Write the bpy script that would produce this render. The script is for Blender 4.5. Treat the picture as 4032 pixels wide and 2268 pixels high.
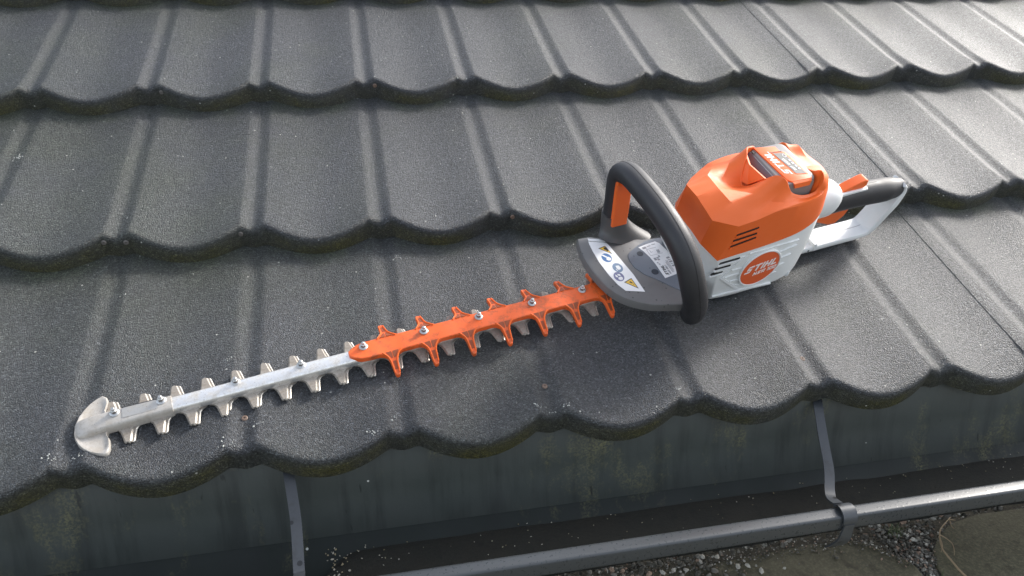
import bpy, bmesh, math, random
from math import sin, cos, pi, radians
from mathutils import Vector, Matrix, noise

random.seed(7)
scene = bpy.context.scene
for o in list(bpy.data.objects):
    bpy.data.objects.remove(o, do_unlink=True)
COL = scene.collection

# ------------------------------------------------------------------ camera, sky, sun, exposure
PITCH = radians(22)                       # roof pitch
ROOF = Matrix.Rotation(PITCH, 4, 'X')     # roof frame (along eave, up the slope, normal) -> world
RIGHT = Vector((0.97857934, -0.18508850, 0.09013723))
DOWN = Vector((-0.07908592, -0.74221785, -0.66547583))
FWD = Vector((0.19007338, 0.64409232, -0.74095695))
CAMPOS = Vector((0.33272148, -0.48502537, 0.80389424))
cam = bpy.data.cameras.new('camera')
camo = bpy.data.objects.new('camera', cam)
COL.objects.link(camo)
m = Matrix.Identity(4)
for i in range(3):
    m[i][0], m[i][1], m[i][2], m[i][3] = RIGHT[i], -DOWN[i], -FWD[i], CAMPOS[i]
camo.matrix_world = ROOF @ m
cam.sensor_width = 36.0
cam.lens = 3018.58 / 4032 * 36.0
cam.clip_start = 0.02
cam.clip_end = 500
cam.dof.use_dof = True
cam.dof.focus_distance = 0.98
cam.dof.aperture_fstop = 11
scene.camera = camo

SUN = Vector((0.76, 0.36, 0.54)).normalized()
w = bpy.data.worlds.new('World')
scene.world = w
w.use_nodes = True
wn = w.node_tree
bg = wn.nodes['Background']
sky = wn.nodes.new('ShaderNodeTexSky')
sky.sky_type = 'NISHITA'
sky.sun_disc = False
sky.sun_elevation = math.asin(SUN.z)
sky.sun_rotation = math.atan2(SUN.x, SUN.y)
sky.air_density = 1.0
sky.dust_density = 2.5
sky.ozone_density = 1.0
hs = wn.nodes.new('ShaderNodeHueSaturation')
hs.inputs['Saturation'].default_value = 0.45
wn.links.new(sky.outputs[0], hs.inputs['Color'])
wn.links.new(hs.outputs[0], bg.inputs['Color'])
bg.inputs['Strength'].default_value = 0.135
sl = bpy.data.lights.new('sun', 'SUN')
sl.energy = 1.5
sl.angle = radians(10)
sl.color = (1.0, 0.96, 0.90)
so = bpy.data.objects.new('sun', sl)
COL.objects.link(so)
so.rotation_euler = (-SUN).to_track_quat('-Z', 'Y').to_euler()
so.location = SUN * 6
scene.view_settings.view_transform = 'Standard'
scene.view_settings.look = 'None'
scene.view_settings.gamma = 1.0
scene.view_settings.exposure = 1.52
scene.view_settings.use_curve_mapping = False

# ------------------------------------------------------------------ helpers
def link(name, me, mat=None, parent=None, loc=None):
    o = bpy.data.objects.new(name, me)
    COL.objects.link(o)
    if mat is not None and me is not None:
        for mm in (mat if isinstance(mat, (list, tuple)) else [mat]):
            me.materials.append(mm)
    if parent is not None:
        o.parent = parent
    if loc is not None:
        o.location = loc
    return o

def finish(bm, name, smooth=None):
    bmesh.ops.recalc_face_normals(bm, faces=bm.faces)
    if smooth is not None:
        lim = radians(smooth)
        for f in bm.faces:
            f.smooth = True
        for e in bm.edges:
            e.smooth = len(e.link_faces) == 2 and e.calc_face_angle(0) < lim
    me = bpy.data.meshes.new(name)
    bm.to_mesh(me)
    bm.free()
    return me

def loft(bm, rings, closed=True, cap0=False, cap1=False):
    R = [[bm.verts.new(p) for p in r] for r in rings]
    n = len(R[0])
    for a, b in zip(R, R[1:]):
        for i in range(n if closed else n - 1):
            j = (i + 1) % n
            bm.faces.new((a[i], a[j], b[j], b[i]))
    if cap0:
        bm.faces.new(list(reversed(R[0])))
    if cap1:
        bm.faces.new(R[-1])
    return R

def tag(o, label, cat, group=None, kind=None):
    if label: o['label'] = label
    if cat: o['category'] = cat
    if group: o['group'] = group
    if kind: o['kind'] = kind
    return o

def empty(name, mat4=None):
    o = bpy.data.objects.new(name, None)
    COL.objects.link(o)
    o.empty_display_size = 0.05
    if mat4 is not None:
        o.matrix_world = mat4
    return o

def prism(bm, pts, z0, z1, inset=0.0, bev=0.0):
    """polygon extruded z0..z1, top edge chamfered by bev"""
    n = len(pts)
    c = Vector((sum(p[0] for p in pts) / n, sum(p[1] for p in pts) / n))
    def off(d):
        out = []
        area = sum(pts[i][0] * pts[(i + 1) % n][1] - pts[(i + 1) % n][0] * pts[i][1] for i in range(n))
        s = 1 if area > 0 else -1
        for i in range(n):
            p0, p1, p2 = (Vector(pts[k][:2]) for k in ((i - 1) % n, i, (i + 1) % n))
            e1, e2 = (p1 - p0), (p2 - p1)
            if e1.length < 1e-9 or e2.length < 1e-9:
                out.append(p1); continue
            n1 = Vector((-e1.y, e1.x)).normalized() * s
            n2 = Vector((-e2.y, e2.x)).normalized() * s
            k = n1 + n2
            k = k / max(k.length_squared, 0.35) * 2
            out.append(p1 + k * d)
        return out
    rings = [[(p[0], p[1], z0) for p in pts]]
    if bev > 0:
        rings.append([(p[0], p[1], z1 - bev) for p in pts])
        rings.append([(p.x, p.y, z1 - bev * .3) for p in off(bev * .3)])
        rings.append([(p.x, p.y, z1) for p in off(bev)])
    else:
        rings.append([(p[0], p[1], z1) for p in pts])
    return loft(bm, rings, cap0=True, cap1=True)

def sweep(bm, path, prof, up=Vector((0, 0, 1)), caps=True, scales=None):
    """sweep closed profile (list of (a,b)) along path; a along side, b along local normal"""
    rings = []
    n = len(path)
    P = [Vector(p) for p in path]
    for i in range(n):
        t = (P[min(i + 1, n - 1)] - P[max(i - 1, 0)]).normalized()
        side = up.cross(t)
        if side.length < 1e-4:
            side = Vector((1, 0, 0))
        side.normalize()
        nn = t.cross(side)
        s = scales[i] if scales else (1, 1)
        rings.append([P[i] + side * a * s[0] + nn * b * s[1] for a, b in prof])
    return loft(bm, rings, cap0=caps, cap1=caps)

def ell(a, b, n=16, p=1.0):
    out = []
    for i in range(n):
        t = 2 * pi * i / n
        c, s = cos(t), sin(t)
        out.append((a * math.copysign(abs(c) ** p, c), b * math.copysign(abs(s) ** p, s)))
    return out

def crom(pts, k=6):
    P = [Vector(p) for p in pts]
    out = []
    for i in range(len(P) - 1):
        p0, p1, p2, p3 = P[max(i - 1, 0)], P[i], P[i + 1], P[min(i + 2, len(P) - 1)]
        for j in range(k):
            t = j / k
            out.append(0.5 * ((2 * p1) + (p2 - p0) * t + (2 * p0 - 5 * p1 + 4 * p2 - p3) * t * t + (3 * p1 - p0 - 3 * p2 + p3) * t ** 3))
    out.append(P[-1])
    return out

# ------------------------------------------------------------------ materials
class NT:
    def __init__(self, name):
        self.m = bpy.data.materials.new(name)
        self.m.use_nodes = True
        self.t = self.m.node_tree
        self.b = self.t.nodes['Principled BSDF']
    def n(self, kind, **kw):
        nd = self.t.nodes.new(kind)
        for k, v in kw.items():
            if k.startswith('i_'):
                nd.inputs[k[2:].replace('_', ' ')].default_value = v
            else:
                setattr(nd, k, v)
        return nd
    def l(self, a, b):
        self.t.links.new(a, b)
    def pos(self, scale=(1, 1, 1), obj=False):
        mp = self.n('ShaderNodeMapping')
        mp.inputs['Scale'].default_value = scale
        if obj:
            self.l(self.n('ShaderNodeTexCoord').outputs['Object'], mp.inputs[0])
        else:
            self.l(self.n('ShaderNodeNewGeometry').outputs['Position'], mp.inputs[0])
        return mp.outputs[0]
    def noise(self, vec, scale, detail=3, rough=.55):
        nd = self.n('ShaderNodeTexNoise', i_Scale=scale, i_Detail=detail, i_Roughness=rough)
        self.l(vec, nd.inputs['Vector'])
        return nd.outputs['Fac']
    def ramp(self, fac, stops):
        nd = self.n('ShaderNodeValToRGB')
        r = nd.color_ramp
        while len(r.elements) < len(stops):
            r.elements.new(0.5)
        for e, (p, c) in zip(r.elements, stops):
            e.position = p
            e.color = (c, c, c, 1) if isinstance(c, (int, float)) else (*c, 1)
        self.l(fac, nd.inputs[0])
        return nd.outputs[0]
    def mix(self, fac, a, b, blend='MIX'):
        nd = self.n('ShaderNodeMix', data_type='RGBA', blend_type=blend)
        for sock, v in ((nd.inputs[0], fac), (nd.inputs[6], a), (nd.inputs[7], b)):
            if hasattr(v, 'is_output'):
                self.l(v, sock)
            elif isinstance(v, (int, float)):
                sock.default_value = v
            else:
                sock.default_value = (*v, 1)
        return nd.outputs[2]
    def math(self, op, a, b=0.0):
        nd = self.n('ShaderNodeMath', operation=op)
        for s, v in ((nd.inputs[0], a), (nd.inputs[1], b)):
            if hasattr(v, 'is_output'): self.l(v, s)
            else: s.default_value = v
        return nd.outputs[0]
    def bump(self, h, strength, dist):
        nd = self.n('ShaderNodeBump', i_Strength=strength, i_Distance=dist)
        self.l(h, nd.inputs['Height'])
        self.l(nd.outputs[0], self.b.inputs['Normal'])
        return nd
    def set(self, **kw):
        for k, v in kw.items():
            s = self.b.inputs[k.replace('_', ' ')]
            if hasattr(v, 'is_output'): self.l(v, s)
            elif isinstance(v, tuple): s.default_value = (*v, 1)
            else: s.default_value = v
        return self.m

def plastic(name, col, rough=.42, dirt=.0, dirtcol=(.12, .08, .05), bump=.0, spec=.5, dscale=60, lo=.52, hi=.72):
    q = NT(name)
    p = q.pos(obj=True)
    v = q.noise(p, 9, 4)
    dark = tuple(c * .86 for c in col)
    c = q.mix(v, dark, tuple(min(1, c * 1.08) for c in col))
    if dirt > 0:
        d = q.ramp(q.noise(p, dscale, 6, .7), [(lo, 0.0), (hi, dirt)])
        c = q.mix(d, c, dirtcol)
    rr = q.ramp(q.noise(p, 35, 4), [(.3, rough * .85), (.7, min(1, rough * 1.2))])
    q.set(Base_Color=c, Roughness=rr, Specular_IOR_Level=spec)
    if bump:
        q.bump(q.noise(p, 1400, 2), bump, .0004)
    return q.m

def specked(mat, scale=170.0, size=.22, keep=.80, dark=.25):
    t = mat.node_tree
    b = t.nodes['Principled BSDF']
    src = b.inputs['Base Color'].links[0].from_socket
    tc = t.nodes.new('ShaderNodeTexCoord')
    v = t.nodes.new('ShaderNodeTexVoronoi'); v.inputs['Scale'].default_value = scale
    t.links.new(tc.outputs['Object'], v.inputs['Vector'])
    sc = t.nodes.new('ShaderNodeSeparateColor'); t.links.new(v.outputs['Color'], sc.inputs[0])
    g = t.nodes.new('ShaderNodeMath'); g.operation = 'GREATER_THAN'; g.inputs[1].default_value = keep
    l = t.nodes.new('ShaderNodeMath'); l.operation = 'LESS_THAN'; l.inputs[1].default_value = size
    m_ = t.nodes.new('ShaderNodeMath'); m_.operation = 'MULTIPLY'
    t.links.new(sc.outputs[0], g.inputs[0]); t.links.new(v.outputs['Distance'], l.inputs[0])
    t.links.new(g.outputs[0], m_.inputs[0]); t.links.new(l.outputs[0], m_.inputs[1])
    mx = t.nodes.new('ShaderNodeMix'); mx.data_type = 'RGBA'; mx.blend_type = 'MULTIPLY'
    t.links.new(m_.outputs[0], mx.inputs[0]); t.links.new(src, mx.inputs[6]); mx.inputs[7].default_value = (dark, dark, dark, 1)
    t.links.new(mx.outputs[2], b.inputs['Base Color'])

def flat(name, col, rough=.45, metallic=0.0):
    q = NT(name)
    p = q.pos(obj=True)
    c = q.mix(q.noise(p, 120, 3), tuple(x * .9 for x in col), tuple(min(1, x * 1.06) for x in col))
    return q.set(Base_Color=c, Roughness=rough, Metallic=metallic)

def roof_mat():
    q = NT('coated_roof_sheet')
    p = q.pos()
    base = q.mix(q.noise(p, 4.5, 5, .6), (.0300, .0335, .0375), (.0480, .0495, .0530))
    # film of algae in loose clouds, more of it towards the shaded left end of the eave
    sx = q.n('ShaderNodeSeparateXYZ')
    q.l(p, sx.inputs[0])
    left = q.n('ShaderNodeMapRange', i_From_Min=.35, i_From_Max=-.45, i_To_Min=0.0, i_To_Max=.16)
    q.l(sx.outputs[0], left.inputs[0])
    al = q.ramp(q.math('ADD', q.noise(p, 3.3, 5, .65), left.outputs[0]), [(.50, 0), (.78, .6)])
    base = q.mix(al, base, (.043, .049, .031))
    fa = q.n('ShaderNodeAttribute', attribute_name='film')
    base = q.mix(q.math('MULTIPLY', fa.outputs['Fac'], q.ramp(q.noise(p, 17, 5, .65), [(.35, .1), (.65, .85)])), base, (.040, .050, .022))
    grain = q.n('ShaderNodeTexVoronoi', i_Scale=640.0)
    q.l(p, grain.inputs['Vector'])
    sg = q.n('ShaderNodeSeparateColor')
    q.l(grain.outputs['Color'], sg.inputs[0])
    at = q.n('ShaderNodeAttribute', attribute_name='moss_shade')
    mn = q.ramp(q.noise(p, 11, 5, .65), [(.32, .15), (.62, 1.0)])
    mf = q.math('MULTIPLY', at.outputs['Fac'], mn)
    mcol = q.mix(q.noise(p, 22, 4), (.022, .026, .010), (.064, .058, .016))
    lip_shade = q.ramp(at.outputs['Fac'], [(0, 0), (.06, .5), (.4, .5), (.6, 0)])
    base = q.mix(lip_shade, base, (.014, .016, .016))  # shade on the upper face of the lip, put into the base colour
    base = q.mix(mf, base, mcol)
    gcol = q.ramp(sg.outputs[0], [(0.0, .42), (.35, .78), (.65, 1.1), (.86, 1.55), (.95, 2.1), (1.0, 3.0)])
    base = q.mix(1.0, base, gcol, 'MULTIPLY')
    # sparse pale grit, with sparkle put into the colour as pale specks
    sp = q.n('ShaderNodeTexVoronoi', i_Scale=120.0)
    q.l(p, sp.inputs['Vector'])
    sc = q.n('ShaderNodeSeparateColor')
    q.l(sp.outputs['Color'], sc.inputs[0])
    spot = q.math('MULTIPLY', q.math('GREATER_THAN', sc.outputs[0], .968), q.math('LESS_THAN', sp.outputs['Distance'], .15))
    base = q.mix(q.math('MULTIPLY', spot, .8), base, (.45, .45, .41))
    rough = q.ramp(sg.outputs[1], [(0, .40), (1, .66)])
    q.set(Base_Color=base, Roughness=rough, Specular_IOR_Level=.5)
    h = q.math('ADD', q.math('MULTIPLY', grain.outputs['Distance'], -1.1), q.noise(p, 1000, 2, .6))
    q.bump(q.math('ADD', h, q.math('MULTIPLY', q.noise(p, 230, 3), 1.0)), .85, .0012)
    return q.m

def gutter_mat(name='gutter_coating', c0=(.032, .041, .037), c1=(.052, .058, .052)):
    q = NT(name)
    p = q.pos()
    c = q.mix(q.noise(p, 6, 4), c0, c1)
    st = q.pos((34, 3.0, 3.4))
    streak = q.ramp(q.noise(st, 1.0, 5, .65), [(.50, 0), (.66, .55)])
    c = q.mix(streak, c, (.017, .02, .019))
    al = q.ramp(q.noise(q.pos((9, 5, 5)), 1.0, 6, .72), [(.56, 0), (.72, .75)])
    fine = q.ramp(q.noise(p, 330, 3, .7), [(.42, 0), (.6, 1)])
    c = q.mix(q.math('MULTIPLY', al, fine), c, (.17, .16, .075))
    dr = q.ramp(q.noise(q.pos((95, 30, 20)), 1.0, 2), [(.70, 0), (.74, .8)])
    c = q.mix(dr, c, (.012, .014, .014))
    sp = q.n('ShaderNodeTexVoronoi', i_Scale=75.0)
    q.l(p, sp.inputs['Vector'])
    sc = q.n('ShaderNodeSeparateColor')
    q.l(sp.outputs['Color'], sc.inputs[0])
    spot = q.math('MULTIPLY', q.math('GREATER_THAN', sc.outputs[0], .975), q.math('LESS_THAN', sp.outputs['Distance'], .12))
    c = q.mix(spot, c, (.5, .5, .46))
    rg = q.ramp(q.noise(p, 18, 4), [(.3, .38), (.7, .58)])
    q.set(Base_Color=c, Roughness=rg)
    q.bump(q.noise(p, 150, 3), .12, .001)
    return q.m

def rim_mat():
    q = NT('gutter_bead_coating')
    p = q.pos()
    wet = q.ramp(q.noise(p, 260, 3), [(.60, 0), (.66, 1)])
    c = q.mix(wet, (.046, .051, .055), (.034, .038, .042))
    q.set(Base_Color=c, Roughness=q.ramp(wet, [(0, .30), (1, .2)]))
    q.bump(wet, .15, .0005)
    return q.m

def ground_mat(name, a, b, grit=.5):
    q = NT(name)
    p = q.pos()
    c = q.mix(q.ramp(q.noise(p, 7, 6, .65), [(.3, 0), (.7, 1)]), a, b)
    c = q.mix(q.math('MULTIPLY', q.ramp(q.noise(p, 300, 3, .7), [(.45, 0), (.7, 1)]), grit), c, tuple(x * 1.9 for x in b))
    c = q.mix(q.ramp(q.noise(p, 60, 4), [(.55, 0), (.7, .6)]), c, tuple(x * .5 for x in a))
    q.set(Base_Color=c, Roughness=.85)
    q.bump(q.noise(p, 260, 4, .7), .6, .002)
    return q.m

def stone_mat():
    q = NT('gravel_stone')
    p = q.pos()
    at = q.n('ShaderNodeAttribute', attribute_name='tone')
    c = q.mix(q.noise(p, 300, 3), (.7, .7, .7), (1.15, 1.12, 1.05))
    c = q.mix(1.0, at.outputs['Color'], c, 'MULTIPLY')
    q.set(Base_Color=c, Roughness=.7)
    return q.m

def metal_mat(name, col, stain, rough=.38, metallic=.85, amount=.75):
    q = NT(name)
    p = q.pos(obj=True)
    st = q.ramp(q.noise(p, 70, 7, .72), [(.44, 0), (.66, amount)])
    c = q.mix(st, col, stain)
    speck = q.ramp(q.noise(p, 420, 4, .7), [(.6, 0), (.7, .7)])
    c = q.mix(speck, c, tuple(x * .45 for x in stain))
    q.set(Base_Color=c, Roughness=q.ramp(st, [(0, rough), (1, min(1, rough * 1.7))]), Metallic=q.ramp(st, [(0, metallic), (1, metallic * .45)]))
    q.bump(q.noise(p, 220, 4), .15, .0008)
    return q.m

M_ROOF = roof_mat()
M_GUT = gutter_mat()
M_GUT2 = gutter_mat('shaded_trough_coating', (.011, .016, .014), (.020, .025, .022))  # darker, duller coating; the dark reflected band in the trough put in as colour
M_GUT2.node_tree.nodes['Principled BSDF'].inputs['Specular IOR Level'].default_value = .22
M_RIM = rim_mat()
M_DECK = flat('roof_deck_timber', (.05, .04, .03), .8)
M_HANG = plastic('hanger_coating', (.050, .055, .061), .34, dirt=.8, dirtcol=(.03, .03, .03), dscale=80)
M_SLAB = ground_mat('mossy_concrete', (.085, .078, .048), (.150, .135, .082))
M_SOIL = ground_mat('dark_soil', (.035, .032, .022), (.085, .075, .05))
M_SLUDGE = ground_mat('gutter_sludge', (.008, .0095, .007), (.017, .015, .010), .3)
M_STONE = stone_mat()
M_TWIG = flat('dry_root', (.34, .25, .15), .7)
M_GRASS = flat('grass_blade', (.07, .10, .03), .6)
M_LICH = flat('white_lichen', (.44, .45, .42), .85)
M_ORANGE = plastic('orange_plastic', (.84, .145, .022), .50, bump=.12)
M_ORANGE2 = plastic('orange_comb_plastic', (.80, .125, .022), .42, dirt=.75, dirtcol=(.30, .075, .025), bump=.1, dscale=75, lo=.47, hi=.66)
M_BADGE = plastic('badge_orange', (.74, .12, .03), .5)
M_WHITE = plastic('light_grey_plastic', (.74, .755, .75), .42, dirt=.10, dirtcol=(.45, .42, .36), bump=.1)
M_GREY = plastic('dark_grey_rubber', (.027, .027, .030), .50, bump=.35)
M_GUARD = plastic('grey_guard_plastic', (.150, .147, .145), .42, dirt=.2, dirtcol=(.05, .045, .04), bump=.15)
M_GUARD2 = plastic('slate_guard_plastic', (.150, .168, .195), .40, dirt=.15, dirtcol=(.05, .05, .05), bump=.1)
M_FOOT = plastic('dark_foot_plastic', (.075, .074, .074), .42, bump=.2)
specked(M_GUARD, 170, .2, .84, .45); specked(M_GUARD2, 190, .2, .84, .45); specked(M_HANG, 95, .3, .72, .3)
M_BATT = plastic('battery_grey', (.20, .19, .185), .45, dirt=.15, dirtcol=(.08, .07, .07))
M_BATTD = plastic('battery_slate', (.13, .12, .14), .45)
M_DISP = flat('display_grey', (.17, .165, .15), .35)
M_BLACK = flat('slot_black', (.012, .011, .012), .6)
M_BLUEHOLE = flat('hole_slate', (.022, .030, .044), .6)
M_PRINT = flat('white_print', (.82, .80, .78), .5)
M_STICK = flat('white_label', (.80, .80, .80), .4)
M_INK = flat('black_ink', (.03, .03, .03), .5)
M_INKG = flat('grey_ink', (.30, .30, .31), .5)
M_YELLOW = flat('warning_yellow', (.80, .50, .06), .45)
M_BLUE = flat('sign_blue', (.07, .17, .36), .45)
M_BLUE2 = flat('sign_grey_blue', (.17, .25, .36), .45)
M_BLUE3 = flat('sign_violet_blue', (.16, .17, .30), .45)
M_STEEL = metal_mat('bar_metal', (.88, .87, .85), (.42, .38, .32), .33, .85, .75)
M_BLADE = metal_mat('blade_metal', (.37, .34, .30), (.20, .165, .13), .5, .5)
M_BEVEL = metal_mat('blade_bevel_metal', (.56, .54, .50), (.36, .31, .25), .34, .8, .5)
M_TIP = metal_mat('cast_tip_metal', (.46, .435, .40), (.30, .265, .22), .5, .35, .7)
M_ZINC = metal_mat('zinc_bolt', (.52, .52, .51), (.36, .34, .31), .30, .9, .5)
M_NUT = metal_mat('zinc_nut', (.20, .19, .18), (.14, .12, .10), .35, .9, .4)
M_GROOVE = plastic('sap_residue', (.27, .060, .018), .6, dirt=.8, dirtcol=(.16, .07, .035), dscale=260)
M_RUST = flat('rusty_screw', (.17, .115, .085), .5)
M_SCREW = flat('grey_screw', (.12, .11, .10), .5)

# ------------------------------------------------------------------ ground and paving (world frame)
GZ = -0.275
def noisy_sheet(name, x0, x1, y0, y1, nx, ny, z, amp, mat):
    bm = bmesh.new()
    V = [[bm.verts.new((x0 + (x1 - x0) * i / nx, y0 + (y1 - y0) * j / ny,
          z + amp * noise.noise(Vector((i * .37, j * .37, z * 9))))) for j in range(ny + 1)] for i in range(nx + 1)]
    for i in range(nx):
        for j in range(ny):
            bm.faces.new((V[i][j], V[i + 1][j], V[i + 1][j + 1], V[i][j + 1]))
    return link(name, finish(bm, name, 80), mat)
tag(noisy_sheet('ground', -60, 60, -60, 60, 24, 24, GZ, 0.0, M_SOIL), 'dark soil ground', None, kind='structure')

pav = empty('pavement')
pav['kind'] = 'structure'
SLABZ = -0.245
def slab(pts, z):
    bm = bmesh.new()
    prism(bm, pts, GZ - .01, z, bev=.004)
    return link('paving_slab', finish(bm, 'paving_slab', 40), M_SLAB, pav)
slab([(.40, -.60), (1.12, -.60), (1.075, -.30), (1.052, -.15), (1.050, -.124), (1.052, -.108), (1.046, -.092), (1.025, -.070), (.997, -.046), (.93, -.040), (.80, -.046), (.62, -.040), (.50, -.05), (.40, -.06)], SLABZ)
slab([(1.17, -.60), (1.9, -.60), (1.9, -.03), (1.30, -.038), (1.21, -.036), (1.155, -.045), (1.12, -.064), (1.094, -.086), (1.080, -.110), (1.074, -.130), (1.10, -.30)], SLABZ + .003)
slab([(-.50, -.60), (.37, -.60), (.37, -.06), (-.5, -.05)], SLABZ - .002)
slab([(1.93, -.60), (2.6, -.60), (2.6, -.03), (1.93, -.03)], SLABZ)

_b = bmesh.new()
bmesh.ops.create_icosphere(_b, subdivisions=1, radius=1.0)
ICO_V = [v.co.copy() for v in _b.verts]
ICO_F = [[v.index for v in f.verts] for f in _b.faces]
_b.free()
def rocks(name, spots, mat):
    rnd = random.Random(11)
    V, F, T = [], [], []
    for (x, y, z, r, tone) in spots:
        sx, sy, sz = rnd.uniform(.8, 1.5), rnd.uniform(.65, 1.0), rnd.uniform(.5, .8)
        rot = Matrix.Rotation(rnd.uniform(0, 2 * pi), 3, 'Z') @ Matrix.Rotation(rnd.uniform(-.5, .5), 3, 'X')
        off, c, b0 = Vector((rnd.uniform(0, 90), 0, 0)), Vector((x, y, z + r * .3)), len(V)
        for v in ICO_V:
            k = r * (1 + .35 * noise.noise(v * .9 + off))
            V.append(rot @ Vector((v.x * sx * k, v.y * sy * k, v.z * sz * k)) + c)
            T += [*tone, 1.0]
        F += [[b0 + i for i in f] for f in ICO_F]
    me = bpy.data.meshes.new(name)
    me.from_pydata(V, [], F)
    if mat is M_STONE:
        me.color_attributes.new('tone', 'FLOAT_COLOR', 'POINT').data.foreach_set('color', T)
    return link(name, me, mat)
def tone(r):
    k = r.random()
    if k < .14: return (.50, .48, .43)
    if k < .26: return (.34, .24, .18)
    if k < .55: return (.20, .19, .165)
    return (.085, .08, .065)
rnd = random.Random(3)
sp = []
for _ in range(1500):        # joint between the two slabs
    t = rnd.random()
    a = Vector((1.03, -.03)).lerp(Vector((1.063, -.13)), t)
    b = Vector((1.14, -.035)).lerp(Vector((1.066, -.13)), t ** .75)
    q_ = a.lerp(b, rnd.random())
    sp.append((q_.x + rnd.gauss(0, .003), q_.y + rnd.gauss(0, .004), SLABZ - .008 + rnd.uniform(-.004, .006), rnd.choice((.0014, .0018, .0022, .0026, .0034)), tone(rnd)))
for _ in range(2600):        # strip below the gutter
    x = rnd.uniform(.35, 1.75)
    y = -.012 - abs(rnd.gauss(0, .014)) + .02 * rnd.random()
    sp.append((x, y, SLABZ - .006 + rnd.uniform(-.003, .007), rnd.choice((.0013, .0016, .002, .0026, .0035, .005)), tone(rnd)))
for _ in range(420):         # strewn on the slabs at the left
    x = min(rnd.gauss(.68, .10), .95)
    y = -.03 - abs(rnd.gauss(0, .03))
    sp.append((x, y, SLABZ, rnd.choice((.0011, .0014, .002, .0026, .0042)), tone(rnd)))
for _ in range(60):
    sp.append((rnd.uniform(.4, 1.5), rnd.uniform(-.35, -.03), SLABZ + .003, rnd.choice((.001, .0014, .002)), tone(rnd)))
for _ in range(900):
    t = rnd.random()
    a = Vector((.48, -.045)).lerp(Vector((1.0, -.045)), t)
    sp.append((a.x, a.y + rnd.gauss(0, .010), SLABZ + .0005, rnd.choice((.0007, .001, .0013)), tone(rnd)))
for _ in range(500):
    e_ = rnd.choice(((.997, -.046, 1.050, -.100), (1.080, -.110, 1.155, -.045), (1.16, -.042, 1.6, -.036)))
    t = rnd.random()
    sp.append((e_[0] + (e_[2] - e_[0]) * t + rnd.gauss(0, .006), e_[1] + (e_[3] - e_[1]) * t + rnd.gauss(0, .005), SLABZ + .001, rnd.choice((.0007, .001, .0014, .0018)), tone(rnd)))
tag(rocks('gravel', sp, M_STONE), 'mixed grey and white gravel between the mossy slabs under the gutter', None, kind='stuff')

# root lying on the right-hand slab
bm = bmesh.new()
def wire(pts, r0, r1, up=Vector((0, 0, 1))):
    P = crom(pts, 5)
    n = len(P)
    prof = ell(1, 1, 6)
    sweep(bm, P, prof, up, scales=[(r0 + (r1 - r0) * i / (n - 1),) * 2 for i in range(n)])
zt = SLABZ + .007
wire([(1.100, -.150, zt), (1.098, -.132, zt), (1.097, -.114, zt + .003), (1.096, -.099, zt + .006), (1.103, -.083, zt + .008), (1.116, -.067, zt + .007), (1.131, -.056, zt + .005), (1.157, -.040, zt + .001)], .0016, .0007)
root = link('dry_root', finish(bm, 'dry_root', 60), M_TWIG)
for pts in ([(1.111, -.0735, zt + .007), (1.118, -.079, zt + .004), (1.121, -.088, zt + .002), (1.116, -.099, zt), (1.111, -.105, zt - .001)],
            [(1.106, -.080, zt + .007), (1.104, -.089, zt + .003), (1.096, -.097, zt)],
            [(1.150, -.044, zt + .002), (1.161, -.046, zt)],
            [(1.152, -.0445, zt + .001), (1.147, -.055, zt), (1.148, -.060, zt - .001)]):
    bm = bmesh.new()
    wire(pts, .0008, .0004)
    link('rootlet', finish(bm, 'rootlet', 60), M_TWIG, root)
tag(root, 'thin dry branching root lying curved on the mossy slab by the gravel', 'root')
bm = bmesh.new()
for k in range(34):
    x, y = 1.066 + rnd.gauss(0, .010), -.045 + rnd.gauss(0, .008)
    if k > 26: x, y = 1.062 + rnd.gauss(0, .006), -.128 + rnd.gauss(0, .006)
    a = rnd.uniform(0, 6.28); L = rnd.uniform(.010, .026); lean = rnd.uniform(.2, .9)
    d = Vector((cos(a) * lean, sin(a) * lean, 1)).normalized()
    s = Vector((-sin(a), cos(a), 0)) * .0006
    p0 = Vector((x, y, SLABZ - .006)); p1 = p0 + d * L * .6; p2 = p0 + d * L + Vector((cos(a), sin(a), -.4)) * L * .3
    vs = [bm.verts.new(v) for v in (p0 - s, p0 + s, p1 + s * .7, p2, p1 - s * .7)]
    bm.faces.new(vs)
tag(link('grass', finish(bm, 'grass'), M_GRASS), 'few thin grass blades sprouting in the gravel joint', None, kind='stuff')

# ------------------------------------------------------------------ roof: pressed tile sheets
W = 0.183
D = 0.363796
roof = empty('tiled_roof', ROOF)
tag(roof, 'dark charcoal metal tile roof of scalloped courses with mossy lips above a gutter', 'roof')
STEP = .030
def sstep(t):
    t = max(0, min(1, t)); return t * t * (3 - 2 * t)
RIDGE, VALLEY, RD = .0080, .0038, .400
def hprof(s, t=0.0):
    """height across one tile; the ribs fade a little towards the upper end of the course"""
    d = abs(s - .5)
    if d > RD:                                    # rib: valley between two ridges
        h = VALLEY + (RIDGE - VALLEY) * sstep((.5 - d) / (.5 - RD))
    else:
        q_ = d / RD
        h = RIDGE * (.45 * q_ * q_ + .55 * sstep(q_))
    return h * (1.02 - .34 * t + .50 * math.exp(-t / .07))
def bulge(s):
    d = abs(s - .5)
    return .0225 * max(0.0, 1 - (d / RD) ** 2.0) if d < RD else .0012 * sstep((d - RD) / (.5 - RD))
S_ = [0, .014, .028, .042, .055, .067, .078, .087, .095, .103, .112, .122, .135, .16, .19, .225, .265, .31, .355, .40, .45, .5]
S_ = S_ + [1 - s for s in reversed(S_[:-1])]
LIP = [(-.0062, -.0325), (-.0058, -.024), (-.0052, -.0160), (-.0044, -.0098), (-.0030, -.0052), (-.0008, -.0022), (.0026, -.0006), (.007, 0.0)]
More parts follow.
